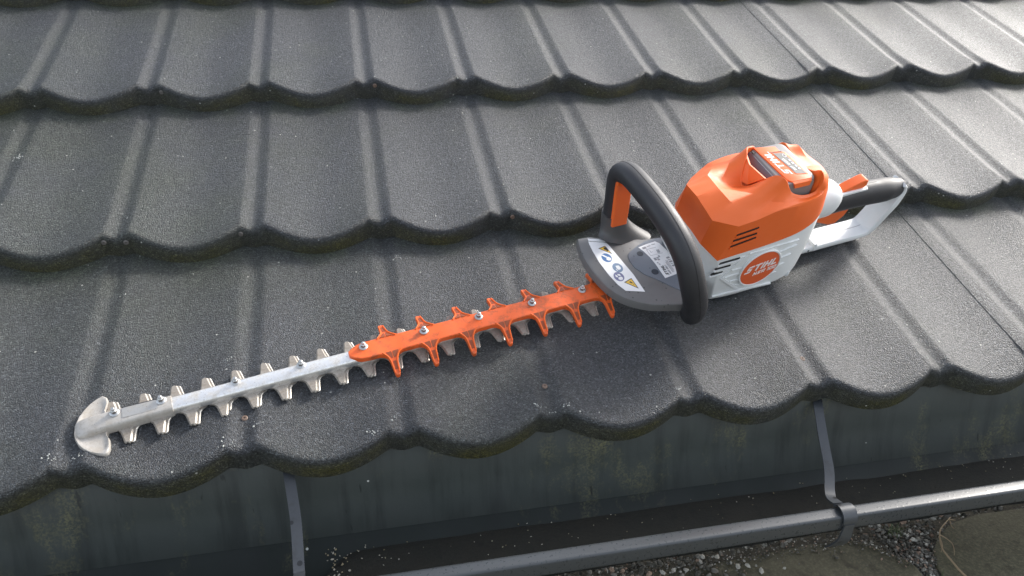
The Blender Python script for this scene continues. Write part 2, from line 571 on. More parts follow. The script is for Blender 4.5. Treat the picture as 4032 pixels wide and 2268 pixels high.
def tile_mesh(name, seam=False):
    bm = bmesh.new()
    lay = bm.verts.layers.float.new('moss_shade')  # mask for the moss and for the shade painted on the lip
    flm = bm.verts.layers.float.new('film')
    cols = []
    for s in S_:
        if seam and abs(s - .775) < .02 and not any(abs(c[0] - .78) < 1e-6 for c in cols):
            cols.append((.7795, 0)); cols.append((.78, 1))
        cols.append((s, 1 if (seam and s > .78) else 0))
    grid = []
    for s, up in cols:
        h = hprof(s); b = bulge(s)
        if up: h += .0006 * (1 - sstep((s - .78) / .2))
        row = []
        pan = max(0, 1 - (abs(s - .5) / .43) ** 2.5)
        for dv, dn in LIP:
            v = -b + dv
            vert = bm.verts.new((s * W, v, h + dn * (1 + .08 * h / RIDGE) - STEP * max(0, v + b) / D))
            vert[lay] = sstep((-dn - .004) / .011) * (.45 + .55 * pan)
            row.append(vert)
        for k in range(1, 13):
            t = k / 12
            v = -b + .007 + (D + .004 + b - .007) * t
            vert = bm.verts.new((s * W, v, h + (hprof(s, t) - hprof(s)) - STEP * v / D))
            # thin algae film just below the lip of the course above
            vert[lay] = .0
            vert[flm] = sstep((t - .80) / .15) * (.25 + .75 * pan)
            row.append(vert)
        grid.append(row)
    for a, b in zip(grid, grid[1:]):
        for i in range(len(a) - 1):
            bm.faces.new((a[i], b[i], b[i + 1], a[i + 1]))
    me = finish(bm, name, 70)
    # make sure normals look outwards
    if sum(p.normal.z for p in me.polygons) < 0:
        me.flip_normals()
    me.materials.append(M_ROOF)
    return me
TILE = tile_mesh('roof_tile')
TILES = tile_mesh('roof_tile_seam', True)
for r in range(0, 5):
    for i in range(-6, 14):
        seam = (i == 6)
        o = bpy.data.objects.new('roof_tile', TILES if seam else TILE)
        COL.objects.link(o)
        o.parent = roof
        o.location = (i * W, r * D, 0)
bm = bmesh.new()
prism(bm, [(-6 * W, .03), (14 * W, .03), (14 * W, 5 * D), (-6 * W, 5 * D)], -.075, -.055)
link('roof_deck', finish(bm, 'roof_deck'), M_DECK, roof)
bm = bmesh.new()
prism(bm, [(-6 * W, .032), (14 * W, .032), (14 * W, .052), (-6 * W, .052)], -.20, -.078)
link('fascia_board', finish(bm, 'fascia_board'), M_DECK, roof)

# roof screws
bm = bmesh.new()
rings = []
for r, z in ((.0038, -.001), (.0038, .0012), (.0028, .0022), (.0014, .0022), (.0012, .0012)):
    rings.append([(r * cos(2 * pi * i / 12), r * sin(2 * pi * i / 12), z) for i in range(12)])
loft(bm, rings, cap1=True)
SCREW = finish(bm, 'screw', 35)
SCREW.materials.append(M_SCREW)
SCREW2 = SCREW.copy(); SCREW2.materials.clear(); SCREW2.materials.append(M_RUST)
def screw(me, u, v, nz, tilt, name='screw'):
    o = bpy.data.objects.new(name, me)
    COL.objects.link(o)
    o.parent = roof
    o.location = (u, v, nz)
    o.rotation_euler = (tilt, 0, 0)
for u in (.1835, .549, .9105):
    screw(SCREW2, u, .043, .0005, 0)
for (u, r, me) in ((-.0174, 1, SCREW), (.0112, 1, SCREW), (.1657, 1, SCREW), (.0211, 2, SCREW), (.3822, 2, SCREW2), (.5674, 1, SCREW2)):
    s = (u / W) % 1.0
    screw(me, u, r * D - bulge(s) - .0042, hprof(s) - .0125, radians(78))

# white lichen crumbs along the lips and on the sheet
rnd = random.Random(5)
LICH = [(.1723, .008, 7, .007), (.1647, .0037, 5, .005), (.3292, -.001, 9, .004), (.3515, .0159, 5, .005), (.5482, -.0012, 8, .003), (.5326, .0094, 5, .004), (.3858, .3022, 9, .004), (-.0175, .0111, 7, .004), (.0095, .0119, 6, .006), (.7175, .0118, 5, .003), (.8323, .1039, 2, .001), (1.1134, .0149, 3, .002), (.1623, .1358, 7, .004), (.0164, .336 - .07, 2, .003), (.2061, .8438, 3, .002), (.2051, .5059, 3, .002), (-.1732, .5683, 12, .006), (.7454, .7408, 4, .003), (.1975, .0291, 4, .004), (1.0872, .0181, 3, .002), (.5639, .0065, 5, .005)]
sp = []
for (u, v, n_, sc) in LICH:
    for _ in range(int(n_ * 1.6)):
        uu, vv = u + rnd.gauss(0, sc), v + rnd.gauss(0, sc * .6)
        s = (uu / W) % 1.0
        r = math.floor((vv + bulge(s)) / D)
        z = hprof(s) - STEP * max(0, vv - r * D) / D
        sp.append((uu, vv, z - .0002, rnd.choice((.0004, .0005, .0007, .0010)), (.5, .5, .5)))
lo = rocks('lichen', sp, M_LICH)
lo.matrix_world = ROOF
tag(lo, 'small white lichen crumbs scattered along the tile lips', None, kind='stuff')

# ------------------------------------------------------------------ gutter
GC, GR = (-.062, -.100), .068
gut = empty('gutter')
tag(gut, 'dark grey half-round metal gutter with beaded front rim below the roof edge', 'gutter')
XL, XR = -1.1, 2.56
def extrude_x(name, prof, mat, closed=False, parent=gut, sm=40, xs=None):
    bm = bmesh.new()
    rings = [[(x, y, z) for y, z in prof] for x in (xs or [XL, XR])]
    loft(bm, rings, closed=closed, cap0=closed, cap1=closed)
    return link(name, finish(bm, name, sm), mat, parent)
tr = []
for k in range(33):
    a = pi * k / 32
    tr.append((GC[0] - GR * cos(a), GC[1] - GR * sin(a)))
inner = [(GC[0] - (GR - .0012) * cos(pi * k / 32), GC[1] - (GR - .0012) * sin(pi * k / 32)) for k in range(32, -1, -1)]
extrude_x('trough', tr + inner, M_GUT2, closed=True)
bead = [(GC[0] - GR - .0045 + .0095 * a, GC[1] - .0030 + .0110 * b) for a, b in ell(1, 1, 40, .36)]
extrude_x('bead', bead, M_RIM, closed=True)
# eave flashing that runs from under the tiles into the trough
extrude_x('eave_flashing', [(.045, -.016), (.018, -.018), (.0125, -.025), (.0060, -.085), (-.0005, -.115), (-.0085, -.1385), (-.0078, -.1390), (.0004, -.116), (.0070, -.085), (.0140, -.026), (.019, -.020), (.045, -.018)], M_GUT, closed=True)
sl_ = []
bm = bmesh.new()
rings = []
for i in range(140):
    x = .262 + (XR - .262) * i / 139
    hw = (.045 + .004 * noise.noise(Vector((x * 7, 0, 0))) + .0025 * noise.noise(Vector((x * 40, 5, 0)))) * min(1, .12 + ((x - .262) / .05) ** .6)
    ring = []
    for j in range(9):
        t = -1 + 2 * j / 8
        ring.append((x, GC[0] + hw * t, GC[1] - .0515 + .0025 * noise.noise(Vector((x * 14, t * 2, 3))) - (.004 if abs(t) == 1 else 0)))
    rings.append(ring)
loft(bm, rings, closed=False)
tag(link('sludge', finish(bm, 'sludge', 60), M_SLUDGE), 'dark brown wet leaf sludge lying in the gutter bottom', None, kind='stuff')
sp = []
rnd = random.Random(21)
for _ in range(150):
    x = rnd.uniform(.28, 1.7)
    y = GC[0] + rnd.uniform(.0, .044) if rnd.random() < .7 else GC[0] + rnd.uniform(-.03, .03)
    sp.append((x, y, GC[1] - .050, rnd.choice((.0006, .0008, .001)), rnd.choice(((.3, .28, .2), (.2, .17, .1), (.5, .48, .42)))))
sp.append((.515, -.095, GC[1] - .044, .0028, (.8, .8, .78)))
for _ in range(40):
    x = .262 + abs(rnd.gauss(0, .02))
    sp.append((x, GC[0] + rnd.uniform(-.01, .045), GC[1] - .050, rnd.choice((.0008, .0012, .0016)), rnd.choice(((.3, .26, .17), (.42, .4, .34)))))
tag(rocks('grit', sp, M_STONE), 'tiny pale grit and crumbs strewn on the sludge in the gutter', None, kind='stuff')

def hanger(pts, label, tailw):
    h = empty('gutter_hanger')
    tag(h, label, 'gutter hanger', 'strap hangers across the gutter')
    bm = bmesh.new()
    P = crom(pts, 6)
    prof = [(-.0062, -.0009), (.0062, -.0009), (.0062, .0009), (-.0062, .0009)]
    sweep(bm, P, prof, Vector((1, 0, 0)).cross(Vector((0, 1, 0))), scales=[(1 + .0 * i, 1) for i in range(len(P))])
    link('strap', finish(bm, 'strap', 40), M_HANG, h)
    e = P[-1]
    # curl gripping the bead
    bx, by, bz = e.x, GC[0] - GR - .0045, GC[1] + .002
    bm = bmesh.new()
    rings = []
    for k in range(15):
        a = radians(20 + 200 * k / 14)
        rr = .0112
        cy, cz = by + rr * cos(a), bz + rr * sin(a)
        oy, oz = by + (rr + .0022) * cos(a), bz + (rr + .0022) * sin(a)
        hw = .0085 + .001 * sin(pi * k / 14)
        rings.append([(bx - hw, cy, cz), (bx + hw, cy, cz), (bx + hw, oy, oz), (bx - hw, oy, oz)])
    loft(bm, rings, cap0=True, cap1=True)
    link('curl', finish(bm, 'curl', 40), M_HANG, h)
    # tail running down the outside of the bead and under the trough
    bm = bmesh.new()
    rings = []
    for k in range(12):
        t = k / 11
        hw = .0068 + tailw * t ** 1.6
        y = by - .0112 + .030 * max(0, t - .45) ** 1.6
        z = bz - .004 - .045 * t
        x = bx - .004 * t
        rings.append([(x - hw, y, z), (x + hw, y, z), (x + hw, y - .0022, z - .0004), (x - hw, y - .0022, z - .0004)])
    loft(bm, rings, cap0=True, cap1=True)
    link('tail', finish(bm, 'tail', 40), M_HANG, h)
    return h
hanger([(.936, .030, -.035), (.924, .004, -.036), (.916, -.030, -.062), (.908, -.065, -.086), (.896, -.090, -.098), (.890, -.104, -.099), (.888, -.1195, -.0935)], 'grey strap hanger with curled end on the bead at the right, beneath the hedge trimmer', .006)
hanger([(.226, .030, -.038), (.229, .002, -.038), (.236, -.047, -.070), (.238, -.090, -.098), (.239, -.104, -.099), (.239, -.1195, -.0935)], 'grey wet strap hanger across the gutter at the left, below the bare blade', .004)

# ------------------------------------------------------------------ hedge trimmer (own frame: x along blade, y across, z up)
ang = math.atan2(.2056496, .97862569)
TR = ROOF @ Matrix.Translation((.0118797, .05266034, 0)) @ Matrix.Rotation(ang, 4, 'Z')
trim = empty('hedge_trimmer', TR)
tag(trim, 'orange and white cordless hedge trimmer with long toothed blade lying on the dark tiles', 'hedge trimmer')
YB = -.006                                     # blade axis

def part(name, bm, mat, parent=trim, sm=35, loc=None):
    o = link(name, finish(bm, name, sm), mat, parent)
    if loc is not None: o.location = loc
    return o

# --- guide bar
bm = bmesh.new()
pr_ = [(-.0100, .0062), (-.0100, .0098), (-.0096, .0122), (-.0084, .0144), (-.0064, .0158), (-.0040, .0165), (0, .0168), (.0040, .0165), (.0064, .0158), (.0084, .0144), (.0096, .0122), (.0100, .0098), (.0100, .0062)]
loft(bm, [[(x, YB + a, b) for a, b in pr_] for x in (.03, .09, .2, .32, .50, .70)], cap0=True, cap1=True)
part('guide_bar', bm, M_STEEL, sm=60)

# --- cutter teeth (two stacked blades, each tooth its own piece)
def tooth_mesh(name):
    bm = bmesh.new()
    half = [(-.0172, -.004), (-.0140, .0006), (-.0095, .0026), (-.0070, .0066), (-.0056, .0125), (-.0046, .0180), (-.0038, .0216),
            (-.0020, .0226), (-.0008, .0216), (.0008, .0216), (.0020, .0226), (.0038, .0216), (.0046, .0180), (.0056, .0125), (.0070, .0066), (.0095, .0026), (.0140, .0006), (.0172, -.004)]
    def ins(p, d):
        x, y = p
        return (x - math.copysign(d, x) if y > .004 else x, y - (.0004 if y > .02 else 0))
    # upper blade with ground bevels
    a = loft(bm, [[(x, y, .0040) for x, y in half], [(x, y, .0046) for x, y in half], [(*ins(p, .0016), .0066) for p in half]], cap0=True, cap1=True)
    # lower blade, shifted a little
    sh = .0034
    loft(bm, [[(x + sh, y - .0004, .0012) for x, y in half], [(x + sh, y - .0004, .0032) for x, y in half], [(ins(p, .0012)[0] + sh, p[1] - .0004, .0038) for p in half]], cap0=True, cap1=True)
    bmesh.ops.recalc_face_normals(bm, faces=bm.faces)
    for f in bm.faces:
        nz = abs(f.normal.z)
        c = f.calc_center_median()
        f.material_index = 1 if (.2 < nz < .97 and c.y > .003 and c.x > 0) or (c.z < .0039 and c.x > .004) else 0
    me = finish(bm, name, 25)
    me.materials.append(M_BLADE); me.materials.append(M_BEVEL)
    return me
TOOTH = tooth_mesh('cutter_tooth')
def tooth(x, side):
    o = bpy.data.objects.new('cutter_tooth', TOOTH)
    COL.objects.link(o)
    o.parent = trim
    o.location = (x, YB + side * .0085, 0)
    if side < 0:
        o.scale = (1, -1, 1)
for k in range(18):
    tooth(.0400 + .0351 * k, -1)
for k in range(19):
    tooth(.0262 + .0349 * k, 1)

# --- tip protector
bm = bmesh.new()
tip = [(.0185, .0342), (.0118, .0315), (.0052, .0272), (-.0008, .0213), (-.0075, .0125), (-.0119, .0018), (-.0136, -.0090), (-.0128, -.0180), (-.0100, -.0262), (-.0050, -.0342), (.0022, -.0414), (.0100, -.0460), (.0162, -.0484), (.0197, -.0466),
       (.0216, -.0410), (.0222, -.0340), (.0220, -.0280), (.0205, -.0245), (.0200, -.0215), (.0214, -.0170), (.0214, .0080), (.0205, .0130), (.0224, .0185), (.0238, .0240), (.0232, .0300)]
cx, cy = .008, -.007
def sc_(f, z, g=None): return [(cx + (x - cx) * f, cy + (y - cy) * f, z) for x, y in tip]
loft(bm, [sc_(.97, .0008), sc_(1.0, .0030), sc_(1.0, .0085), sc_(.95, .0105), sc_(.87, .0102), sc_(.80, .0088), sc_(.4, .0086)], cap0=True, cap1=True)
tp = part('tip_protector', bm, M_TIP, sm=50)
bm = bmesh.new()
arm = [(-.0105, .011), (.000, .0130), (.040, .0128), (.060, .0126), (.0925, .0122)]
rings = []
for x, hw, z in ((-.0124, .0085, .0094), (-.0108, .0112, .0110), (-.0060, .0126, .0132), (.0020, .0128, .0152), (.0120, .0120, .0166), (.0250, .0116, .0176), (.060, .0112, .0182), (.0925, .0110, .0182)):
    rings.append([(x, YB + a, b) for a, b in ((-hw, .004), (-hw, z - .0045), (-hw * .86, z - .0012), (-hw * .68, z), (hw * .68, z), (hw * .86, z - .0012), (hw, z - .0045), (hw, .004))])
loft(bm, rings, cap0=True, cap1=True)
part('protector_arm', bm, M_TIP, tp, sm=55)
bm = bmesh.new()
prism(bm, [(.0395, YB - .0052), (.0395, YB + .0072), (.0415, YB + .0085), (.0755, YB + .0080), (.0775, YB + .0068), (.0775, YB - .0035), (.0755, YB - .0050)], .0175, .0186)
part('window_slot', bm, M_BEVEL, tp)
bm = bmesh.new()
prism(bm, [(.0405, YB + .0085), (.0780, YB + .0080), (.0780, YB + .0089), (.0405, YB + .0095)], .0175, .0188)
part('slot_edge', bm, M_INK, tp)

# --- comb-shaped orange blade protector
def comb():
    bm = bmesh.new()
    z1, zb = .0202, .0105
    hw = .0128
    X0, X1 = .3020, .70
    cen = [.3535 + .0511 * k for k in range(7)]
    def side(sg):
        pts = [(.306, hw * .55), (.315, hw * .92), (.326, hw)]
        for c in cen:
            pts += [(c - .0150, hw), (c - .0098, hw + .0014), (c - .0068, hw + .0050), (c - .0050, hw + .0110), (c - .0041, hw + .019), (c - .0034, hw + .0262), (c - .0022, hw + .0290),
                    (c + .0022, hw + .0290), (c + .0034, hw + .0262), (c + .0042, hw + .019), (c + .0053, hw + .0110), (c + .0074, hw + .0050), (c + .0106, hw + .0014), (c + .0158, hw)]
        pts.append((X1, hw))
        return [(x, sg * y) for x, y in pts]
    up_, lo_ = side(1), side(-1)
    outline = [(X0, .004)] + up_ + list(reversed(lo_)) + [(X0, -.004)]
    def zt_(y, base):
        d = max(0, abs(y) - hw)
        return base - d * .42
    top = [bm.verts.new((x, YB + y, zt_(y, z1))) for x, y in outline]
    es = [bm.edges.new((top[i], top[(i + 1) % len(top)])) for i in range(len(top))]
    bmesh.ops.triangle_fill(bm, use_beauty=True, edges=es)
    fs = list(bm.faces)
    vmap = {}
    for v in top:
        yy = v.co.y - YB
        nv = bm.verts.new((v.co.x, v.co.y, v.co.z - (.0085 if abs(yy) <= hw + .002 else .0062)))
        vmap[v] = nv
    for i in range(len(top)):
        a, b = top[i], top[(i + 1) % len(top)]
        bm.faces.new((a, b, vmap[b], vmap[a]))
    for f in fs:
        bm.faces.new([vmap[v] for v in reversed(f.verts)])
    o = part('comb_protector', bm, M_ORANGE2, sm=40)
    bv = o.modifiers.new('bevel', 'BEVEL'); bv.width = .0012; bv.segments = 2; bv.limit_method = 'ANGLE'; bv.angle_limit = radians(50)
    # raised ribs and resin filled grooves on each prong
    bmg = bmesh.new()
    def zz(y): return z1 - max(0, y - hw) * .42
    for rib in ([(-.0118, .0116), (-.0064, .0178), (-.0040, .0240), (-.0029, .0385)], [(.0126, .0116), (.0069, .0178), (.0042, .0240), (.0029, .0385)]):
        P = [Vector((x, y, zz(y) + .0002)) for x, y in rib]
        P = crom(P, 4)
        sweep(bmg, P, ell(.0010, .0015, 6), Vector((0, 0, 1)))
    RIB = finish(bmg, 'prong_rib', 60); RIB.materials.append(M_ORANGE)
    bmg = bmesh.new()
    for poly in ([(-.0082, .0125), (-.0006, .0125), (-.0006, .0205), (-.0022, .0210), (-.0046, .0176)], [(.0008, .0125), (.0088, .0125), (.0050, .0176), (.0024, .0210), (.0008, .0205)], [(-.0020, .0245), (.0022, .0245), (.0018, .0350), (-.0016, .0350)]):
        vs = [bmg.verts.new((x, y, zz(y) + .00035)) for x, y in poly]
        bmg.faces.new(vs)
    GRV = finish(bmg, 'prong_groove')
    GRV.materials.append(M_GROOVE)
    for c in cen:
        for sg in (1, -1):
            for nm, me in (('prong_rib', RIB), ('prong_groove', GRV)):
                k = bpy.data.objects.new(nm, me)
                COL.objects.link(k)
                k.parent = o
                k.location = (c, YB, 0)
                k.scale = (1, sg, 1)
    return o
comb()

# --- bolts
bm = bmesh.new()
rings = []
for r, z, n_ in ((.0056, 0, 0), (.0056, .0010, 0), (.0043, .0021, 0), (.0035, .0024, 1), (.0035, .0058, 1), (.0027, .0064, 0), (.0020, .0066, 0), (.0020, .0090, 0), (.0014, .0094, 0)):
    ring = []
    for i in range(12):
        a = 2 * pi * i / 12
        rr = r * (1.0 if not n_ or i % 2 == 0 else .885)
        ring.append((rr * cos(a), rr * sin(a), z))
    rings.append(ring)
loft(bm, rings, cap0=True, cap1=True)
BOLT = finish(bm, 'bolt', 30)
BOLT.materials.append(M_ZINC); BOLT.materials.append(M_NUT)
for p_ in BOLT.polygons:
    if .0023 < p_.center.z < .0066 and abs(p_.normal.z) < .6: p_.material_index = 1
for x, z in ((.0318, .0180), (.0820, .0180), (.1655, .0164), (.2435, .0164), (.3220, .0200), (.4018, .0200), (.4780, .0200), (.5555, .0200), (.6320, .0200)):
    o = bpy.data.objects.new('bolt', BOLT)
    COL.objects.link(o)
    o.parent = trim
    o.location = (x, YB + (.0048 if x < .3 else .0052), z)
    o.rotation_euler = (0, 0, x * 37)

# --- hand guard
GT = .0405
out = [(.659, .0765), (.6555, .0660), (.6515, .0480), (.6500, .0310), (.6505, .0120), (.6530, -.0060), (.6570, -.0220), (.6625, -.0350), (.6700, -.0460), (.6790, -.0550), (.6900, -.0630), (.7020, -.0700), (.7150, -.0745), (.7300, -.0790), (.7480, -.0850), (.7640, -.0860),
       (.7900, -.0700), (.8000, -.0300), (.8000, .0100), (.7900, .0350), (.7700, .0440), (.7500, .0470), (.7380, .0520), (.7280, .0600), (.7180, .0690), (.7080, .0700), (.7000, .0665), (.6900, .0690), (.6780, .0755)]
bm = bmesh.new()
prism(bm, [(x, y) for x, y in out], .0270, GT, bev=.0035)
o = part('hand_guard', bm, M_GUARD, sm=40)
# cover plate with two holes and the rating label
rec = [(.7900, .0380), (.7700, .0415), (.7504, .0404), (.7379, .0368), (.7290, .0328), (.7182, .0277), (.7130, .0227), (.7104, .0132), (.7107, -.0011), (.7180, -.0174), (.7304, -.0314), (.7440, -.0500), (.7600, -.0700), (.7900, -.0640)]
bm = bmesh.new()
prism(bm, rec, GT - .002, GT + .0012, bev=.0008)
part('gear_cover', bm, M_GUARD2)
def disc(name, c, r, z, mat, parent, n=20, h=.0004, sq=1.0):
    bm = bmesh.new()
    prism(bm, [(c[0] + r * cos(2 * pi * i / n), c[1] + r * sq * sin(2 * pi * i / n)) for i in range(n)], z - .0006, z + h)
    return part(name, bm, mat, parent)
disc('screw_hole', (.7316, .0200), .0046, GT + .0012, M_BLUEHOLE, trim)
disc('screw_hole', (.7345, -.0181), .0052, GT + .0012, M_BLUEHOLE, trim)

def poly_part(name, pts, z0, z1, mat, parent, bev=0):
    bm = bmesh.new()
    prism(bm, pts, z0, z1, bev=bev)
    return part(name, bm, mat, parent)
# warning sticker
st = poly_part('warning_sticker', [(.6700, .0600), (.6712, .0658), (.6948, .0557), (.6966, .0491), (.6977, .0394), (.7010, .0071), (.7031, -.0113), (.7031, -.0458), (.6783, -.0360), (.6730, -.0227), (.6695, -.0030), (.6675, .0242), (.6685, .0460)], GT - .001, GT + .0004, M_STICK, trim)
poly_part('sticker_tab', [(.6718, .0672), (.6729, .0713), (.6881, .0655), (.6940, .0605), (.6950, .0570)], GT - .001, GT + .0004, M_GUARD, trim).data.materials[0] = M_STICK
def shrink(tri, f):
    cx = sum(p[0] for p in tri) / len(tri); cy = sum(p[1] for p in tri) / len(tri)
    return [(cx + (x - cx) * f, cy + (y - cy) * f) for x, y in tri]
z_ = GT + .0004
for tri in ([(.6786, .0484), (.6903, .0503), (.6929, .0326)], [(.6833, -.0215), (.6969, -.0176), (.6973, -.0382)]):
    poly_part('triangle_border', tri, z_ - .0003, z_ + .00015, M_INK, st)
    poly_part('warning_triangle', shrink(tri, .78), z_ - .0003, z_ + .0003, M_YELLOW, st)
poly_part('pictogram', [(.6858, .0462), (.6876, .0478), (.6898, .0466), (.6905, .0440), (.6912, .0405), (.6896, .0392), (.6880, .0398), (.6874, .0425), (.6862, .0430)], z_, z_ + .0005, M_INK, st)
poly_part('pictogram', [(.6900, -.0236), (.6925, -.0228), (.6940, -.0262), (.6934, -.0275)], z_, z_ + .0005, M_INK, st)
poly_part('pictogram', [(.6940, -.0284), (.6948, -.0288), (.6946, -.0300), (.6938, -.0297)], z_, z_ + .0005, M_INK, st)
for c, mt, ics in (((.6818, .0282), M_BLUE, ([(-.0052, .006), (-.003, .0075), (.002, .001), (.001, -.002)], [(-.001, -.001), (.003, .001), (.0055, -.003), (.004, -.0065), (0, -.006), (-.002, -.0035)])),
                   ((.6878, .0060), M_BLUE2, ([(-.0015, .004), (.003, .0035), (.0042, -.001), (.0030, -.004), (-.001, -.0045), (-.002, -.001)], [(-.004, -.003), (-.0034, -.001), (-.0022, -.005), (-.003, -.006)])),
                   ((.6814, -.0098), M_BLUE3, ([(-.0035, .005), (-.001, .002), (-.002, -.001), (-.0045, .0005)], [(-.0005, .005), (.003, .004), (.0035, .0005), (.0005, .001)], [(-.002, -.0015), (.003, -.001), (.0042, -.0035), (.003, -.0065), (-.0005, -.007), (-.0028, -.0045)]))):
    disc('mandatory_sign', c, .0072, z_, mt, st, 24, .00015, 1.22)
    for ic in ics:
        poly_part('pictogram', [(c[0] + a, c[1] + b) for a, b in ic], z_, z_ + .0003, M_STICK if mt != M_BLUE or ic[0][0] < -.004 else M_GUARD, st).data.materials[0] = M_STICK

# --- block lettering (own glyphs, sheared)
GL = {'S': [(0, 0, .78, .2), (.62, .2, .84, .4), (.16, .4, .84, .6), (.16, .6, .38, .8), (.22, .8, 1, 1)],
      'T': [(0, .8, .95, 1), (.36, 0, .60, .8)],
      'I': [(0, 0, .24, 1)],
      'H': [(0, 0, .24, 1), (.62, 0, .86, 1), (.24, .4, .62, .6)],
      'L': [(0, .2, .24, 1), (0, 0, .76, .2)],
      'A': [(0, 0, .22, .8), (.60, 0, .82, .8), (.0, .8, .82, 1), (.22, .25, .60, .42)],
      'P': [(0, 0, .22, 1), (.22, .8, .80, 1), (.60, .55, .80, .8), (.22, .38, .80, .55)],
      '1': [(.18, 0, .40, .8), (0, .8, .40, 1)],
      '0': [(0, 0, .20, 1), (.60, 0, .80, 1), (.20, .8, .60, 1), (.20, 0, .60, .2)],
      '2': [(0, .8, .8, 1), (.6, .6, .8, .8), (0, .4, .8, .6), (0, .2, .2, .4), (0, 0, .8, .2)],
      '8': [(0, 0, .2, 1), (.6, 0, .8, 1), (.2, .82, .6, 1), (.2, .42, .6, .58), (.2, 0, .6, .18)],
      '6': [(0, 0, .2, 1), (.6, 0, .8, .58), (.2, .82, .8, 1), (.2, .42, .6, .58), (.2, 0, .6, .18)],
      '.': [(0, 0, .2, .2)]}
GW = {'S': 1.0, 'T': .95, 'I': .24, 'H': .86, 'L': .76, 'A': .82, 'P': .8, '1': .4, '.': .2}
def lettering(name, text, O_, ex, ey, length, height, mat, parent, shear=.30, gap=.16, sink=.0002, thick=.0003):
    """text starts at O_, runs along ex for `length`, caps along ey"""
    ex, ey, O_ = Vector(ex).normalized(), Vector(ey).normalized(), Vector(O_)
    ez = ex.cross(ey)
    adv, items = 0, []
    for ch in text:
        if ch == ' ':
            adv += .45; continue
        for (a, b, c, d) in GL[ch]:
            items.append((adv + a, b, adv + c, d))
        adv += GW.get(ch, .8) + gap
    sx = length / (adv - gap)
    bm = bmesh.new()
    for a, b, c, d in items:
        def P(x, y, z): return O_ + ex * (x * sx + y * height * shear) + ey * (y * height) + ez * z
        vs = [[bm.verts.new(P(x, y, z)) for x, y in ((a, b), (c, b), (c, d), (a, d))] for z in (-sink, thick)]
        bm.faces.new(vs[1])
        for i in range(4):
            j = (i + 1) % 4
            bm.faces.new((vs[0][i], vs[0][j], vs[1][j], vs[1][i]))
    return part(name, bm, mat, parent)

# rating label
lz = GT + .0012
lb = poly_part('rating_label', [(.7352, .0318), (.7500, .0342), (.7651, .0356), (.7693, .0299), (.7728, .0140), (.7740, -.0036), (.7700, -.0200), (.7617, -.0312), (.7425, -.0332), (.7424, -.0219), (.7428, -.0060), (.7417, .0093), (.7389, .0220)], lz - .001, lz + .0004, M_STICK, trim)
lz += .0004
lettering('label_lettering', 'STIHL', (.7512, -.0295, lz), (.02, 1, 0), (-1, .02, 0), .0185, .0042, M_INK, lb, shear=.28)
lettering('label_lettering', 'HSA 100.1', (.7556, -.0285, lz), (.03, 1, 0), (-1, .03, 0), .0165, .0026, M_INKG, lb, shear=.15)
lettering('label_lettering', '86', (.7612, .0130, lz), (.12, 1, 0), (-1, .12, 0), .0062, .0042, M_INKG, lb, shear=0)
def lrect(x0, y0, x1, y1, mt=M_INKG):
    poly_part('label_print', [(x0, y0), (x1, y0), (x1, y1), (x0, y1)], lz - .0003, lz + .0002, mt, lb)
for (x0, y0, x1, y1) in ((.7440, .0112, .7444, .0242), (.7444, .0112, .7640, .0116), (.7444, .0240, .7600, .0244),
                         (.7476, .0170, .7482, .0215), (.7482, .0170, .7510, .0176),
                         (.7455, .0010, .7490, .0060), (.7500, .0000, .7535, .0020), (.7500, .0028, .7535, .0034), (.7500, .0042, .7535, .0060), (.7540, .0050, .7565, .0085),
                         (.7460, -.0050, .7480, -.0030), (.7470, -.0085, .7478, -.0060), (.7484, -.0085, .7492, -.0060),
                         (.7585, -.0270, .7592, -.0060), (.7602, -.0270, .7608, -.0030), (.7618, -.0240, .7624, -.0040), (.7640, -.0170, .7690, -.0140), (.7640, -.0120, .7690, -.0110), (.7640, -.0090, .7690, -.0060), (.7640, -.0040, .7690, -.0030), (.7640, -.0010, .7690, .0020),
                         (.7400, .0265, .7460, .0300), (.7480, .0290, .7540, .0300), (.7560, .0300, .7620, .0310)):
    lrect(x0, y0, x1, y1)

# --- front loop handle
HP = [(.7575, -.0900, .0225), (.7525, -.0950, .042), (.740, -.101, .072), (.725, -.1035, .105), (.716, -.089, .138), (.711, -.062, .1575), (.7085, -.020, .166), (.708, .028, .1655), (.7085, .060, .1605), (.7095, .079, .1485), (.711, .083, .128), (.712, .078, .090), (.713, .0745, .055), (.716, .071, .034)]
def loop(P, prof, inward=0.0, name='front_handle', mat=None, parent=trim, sm=60):
    C0 = Vector((.725, -.010, .085))
    bm = bmesh.new()
    rings = []
    n = len(P)
    for i in range(n):
        t = (P[min(i + 1, n - 1)] - P[max(i - 1, 0)]).normalized()
        xw = Vector((1, 0, 0))
        xw = (xw - t * xw.dot(t)).normalized()
        nn = t.cross(xw).normalized()             # radial direction
        if nn.dot(P[i] - C0) < 0: nn = -nn
        k = 1.0
        rings.append([P[i] - nn * inward + xw * a * k + nn * b * k for a, b in prof])
    loft(bm, rings, cap0=True, cap1=True)
    return part(name, bm, mat, parent, sm=sm)
HC = crom(HP, 6)
hd = loop(HC, ell(.0166, .0146, 24, .88), 0, 'front_handle', M_GREY)
inl = [(-.0120, -.0095), (-.0110, -.0105), (.0110, -.0105), (.0120, -.0095), (.0120, -.0005), (-.0120, -.0005)]
loop(HC[51:71], inl, .0068, 'handle_inlay', M_ORANGE, hd, sm=30)
loop(HC[18:52], [(a * .62, b) for a, b in inl], .0052, 'handle_inlay', M_ORANGE, hd, sm=30)
# parting line on the crown of the loop
loop(HC[4:66], [(-.0004, .0142), (.0004, .0142), (.0004, .01485), (-.0004, .01485)], 0, 'parting_line', M_BLACK, hd, sm=30)
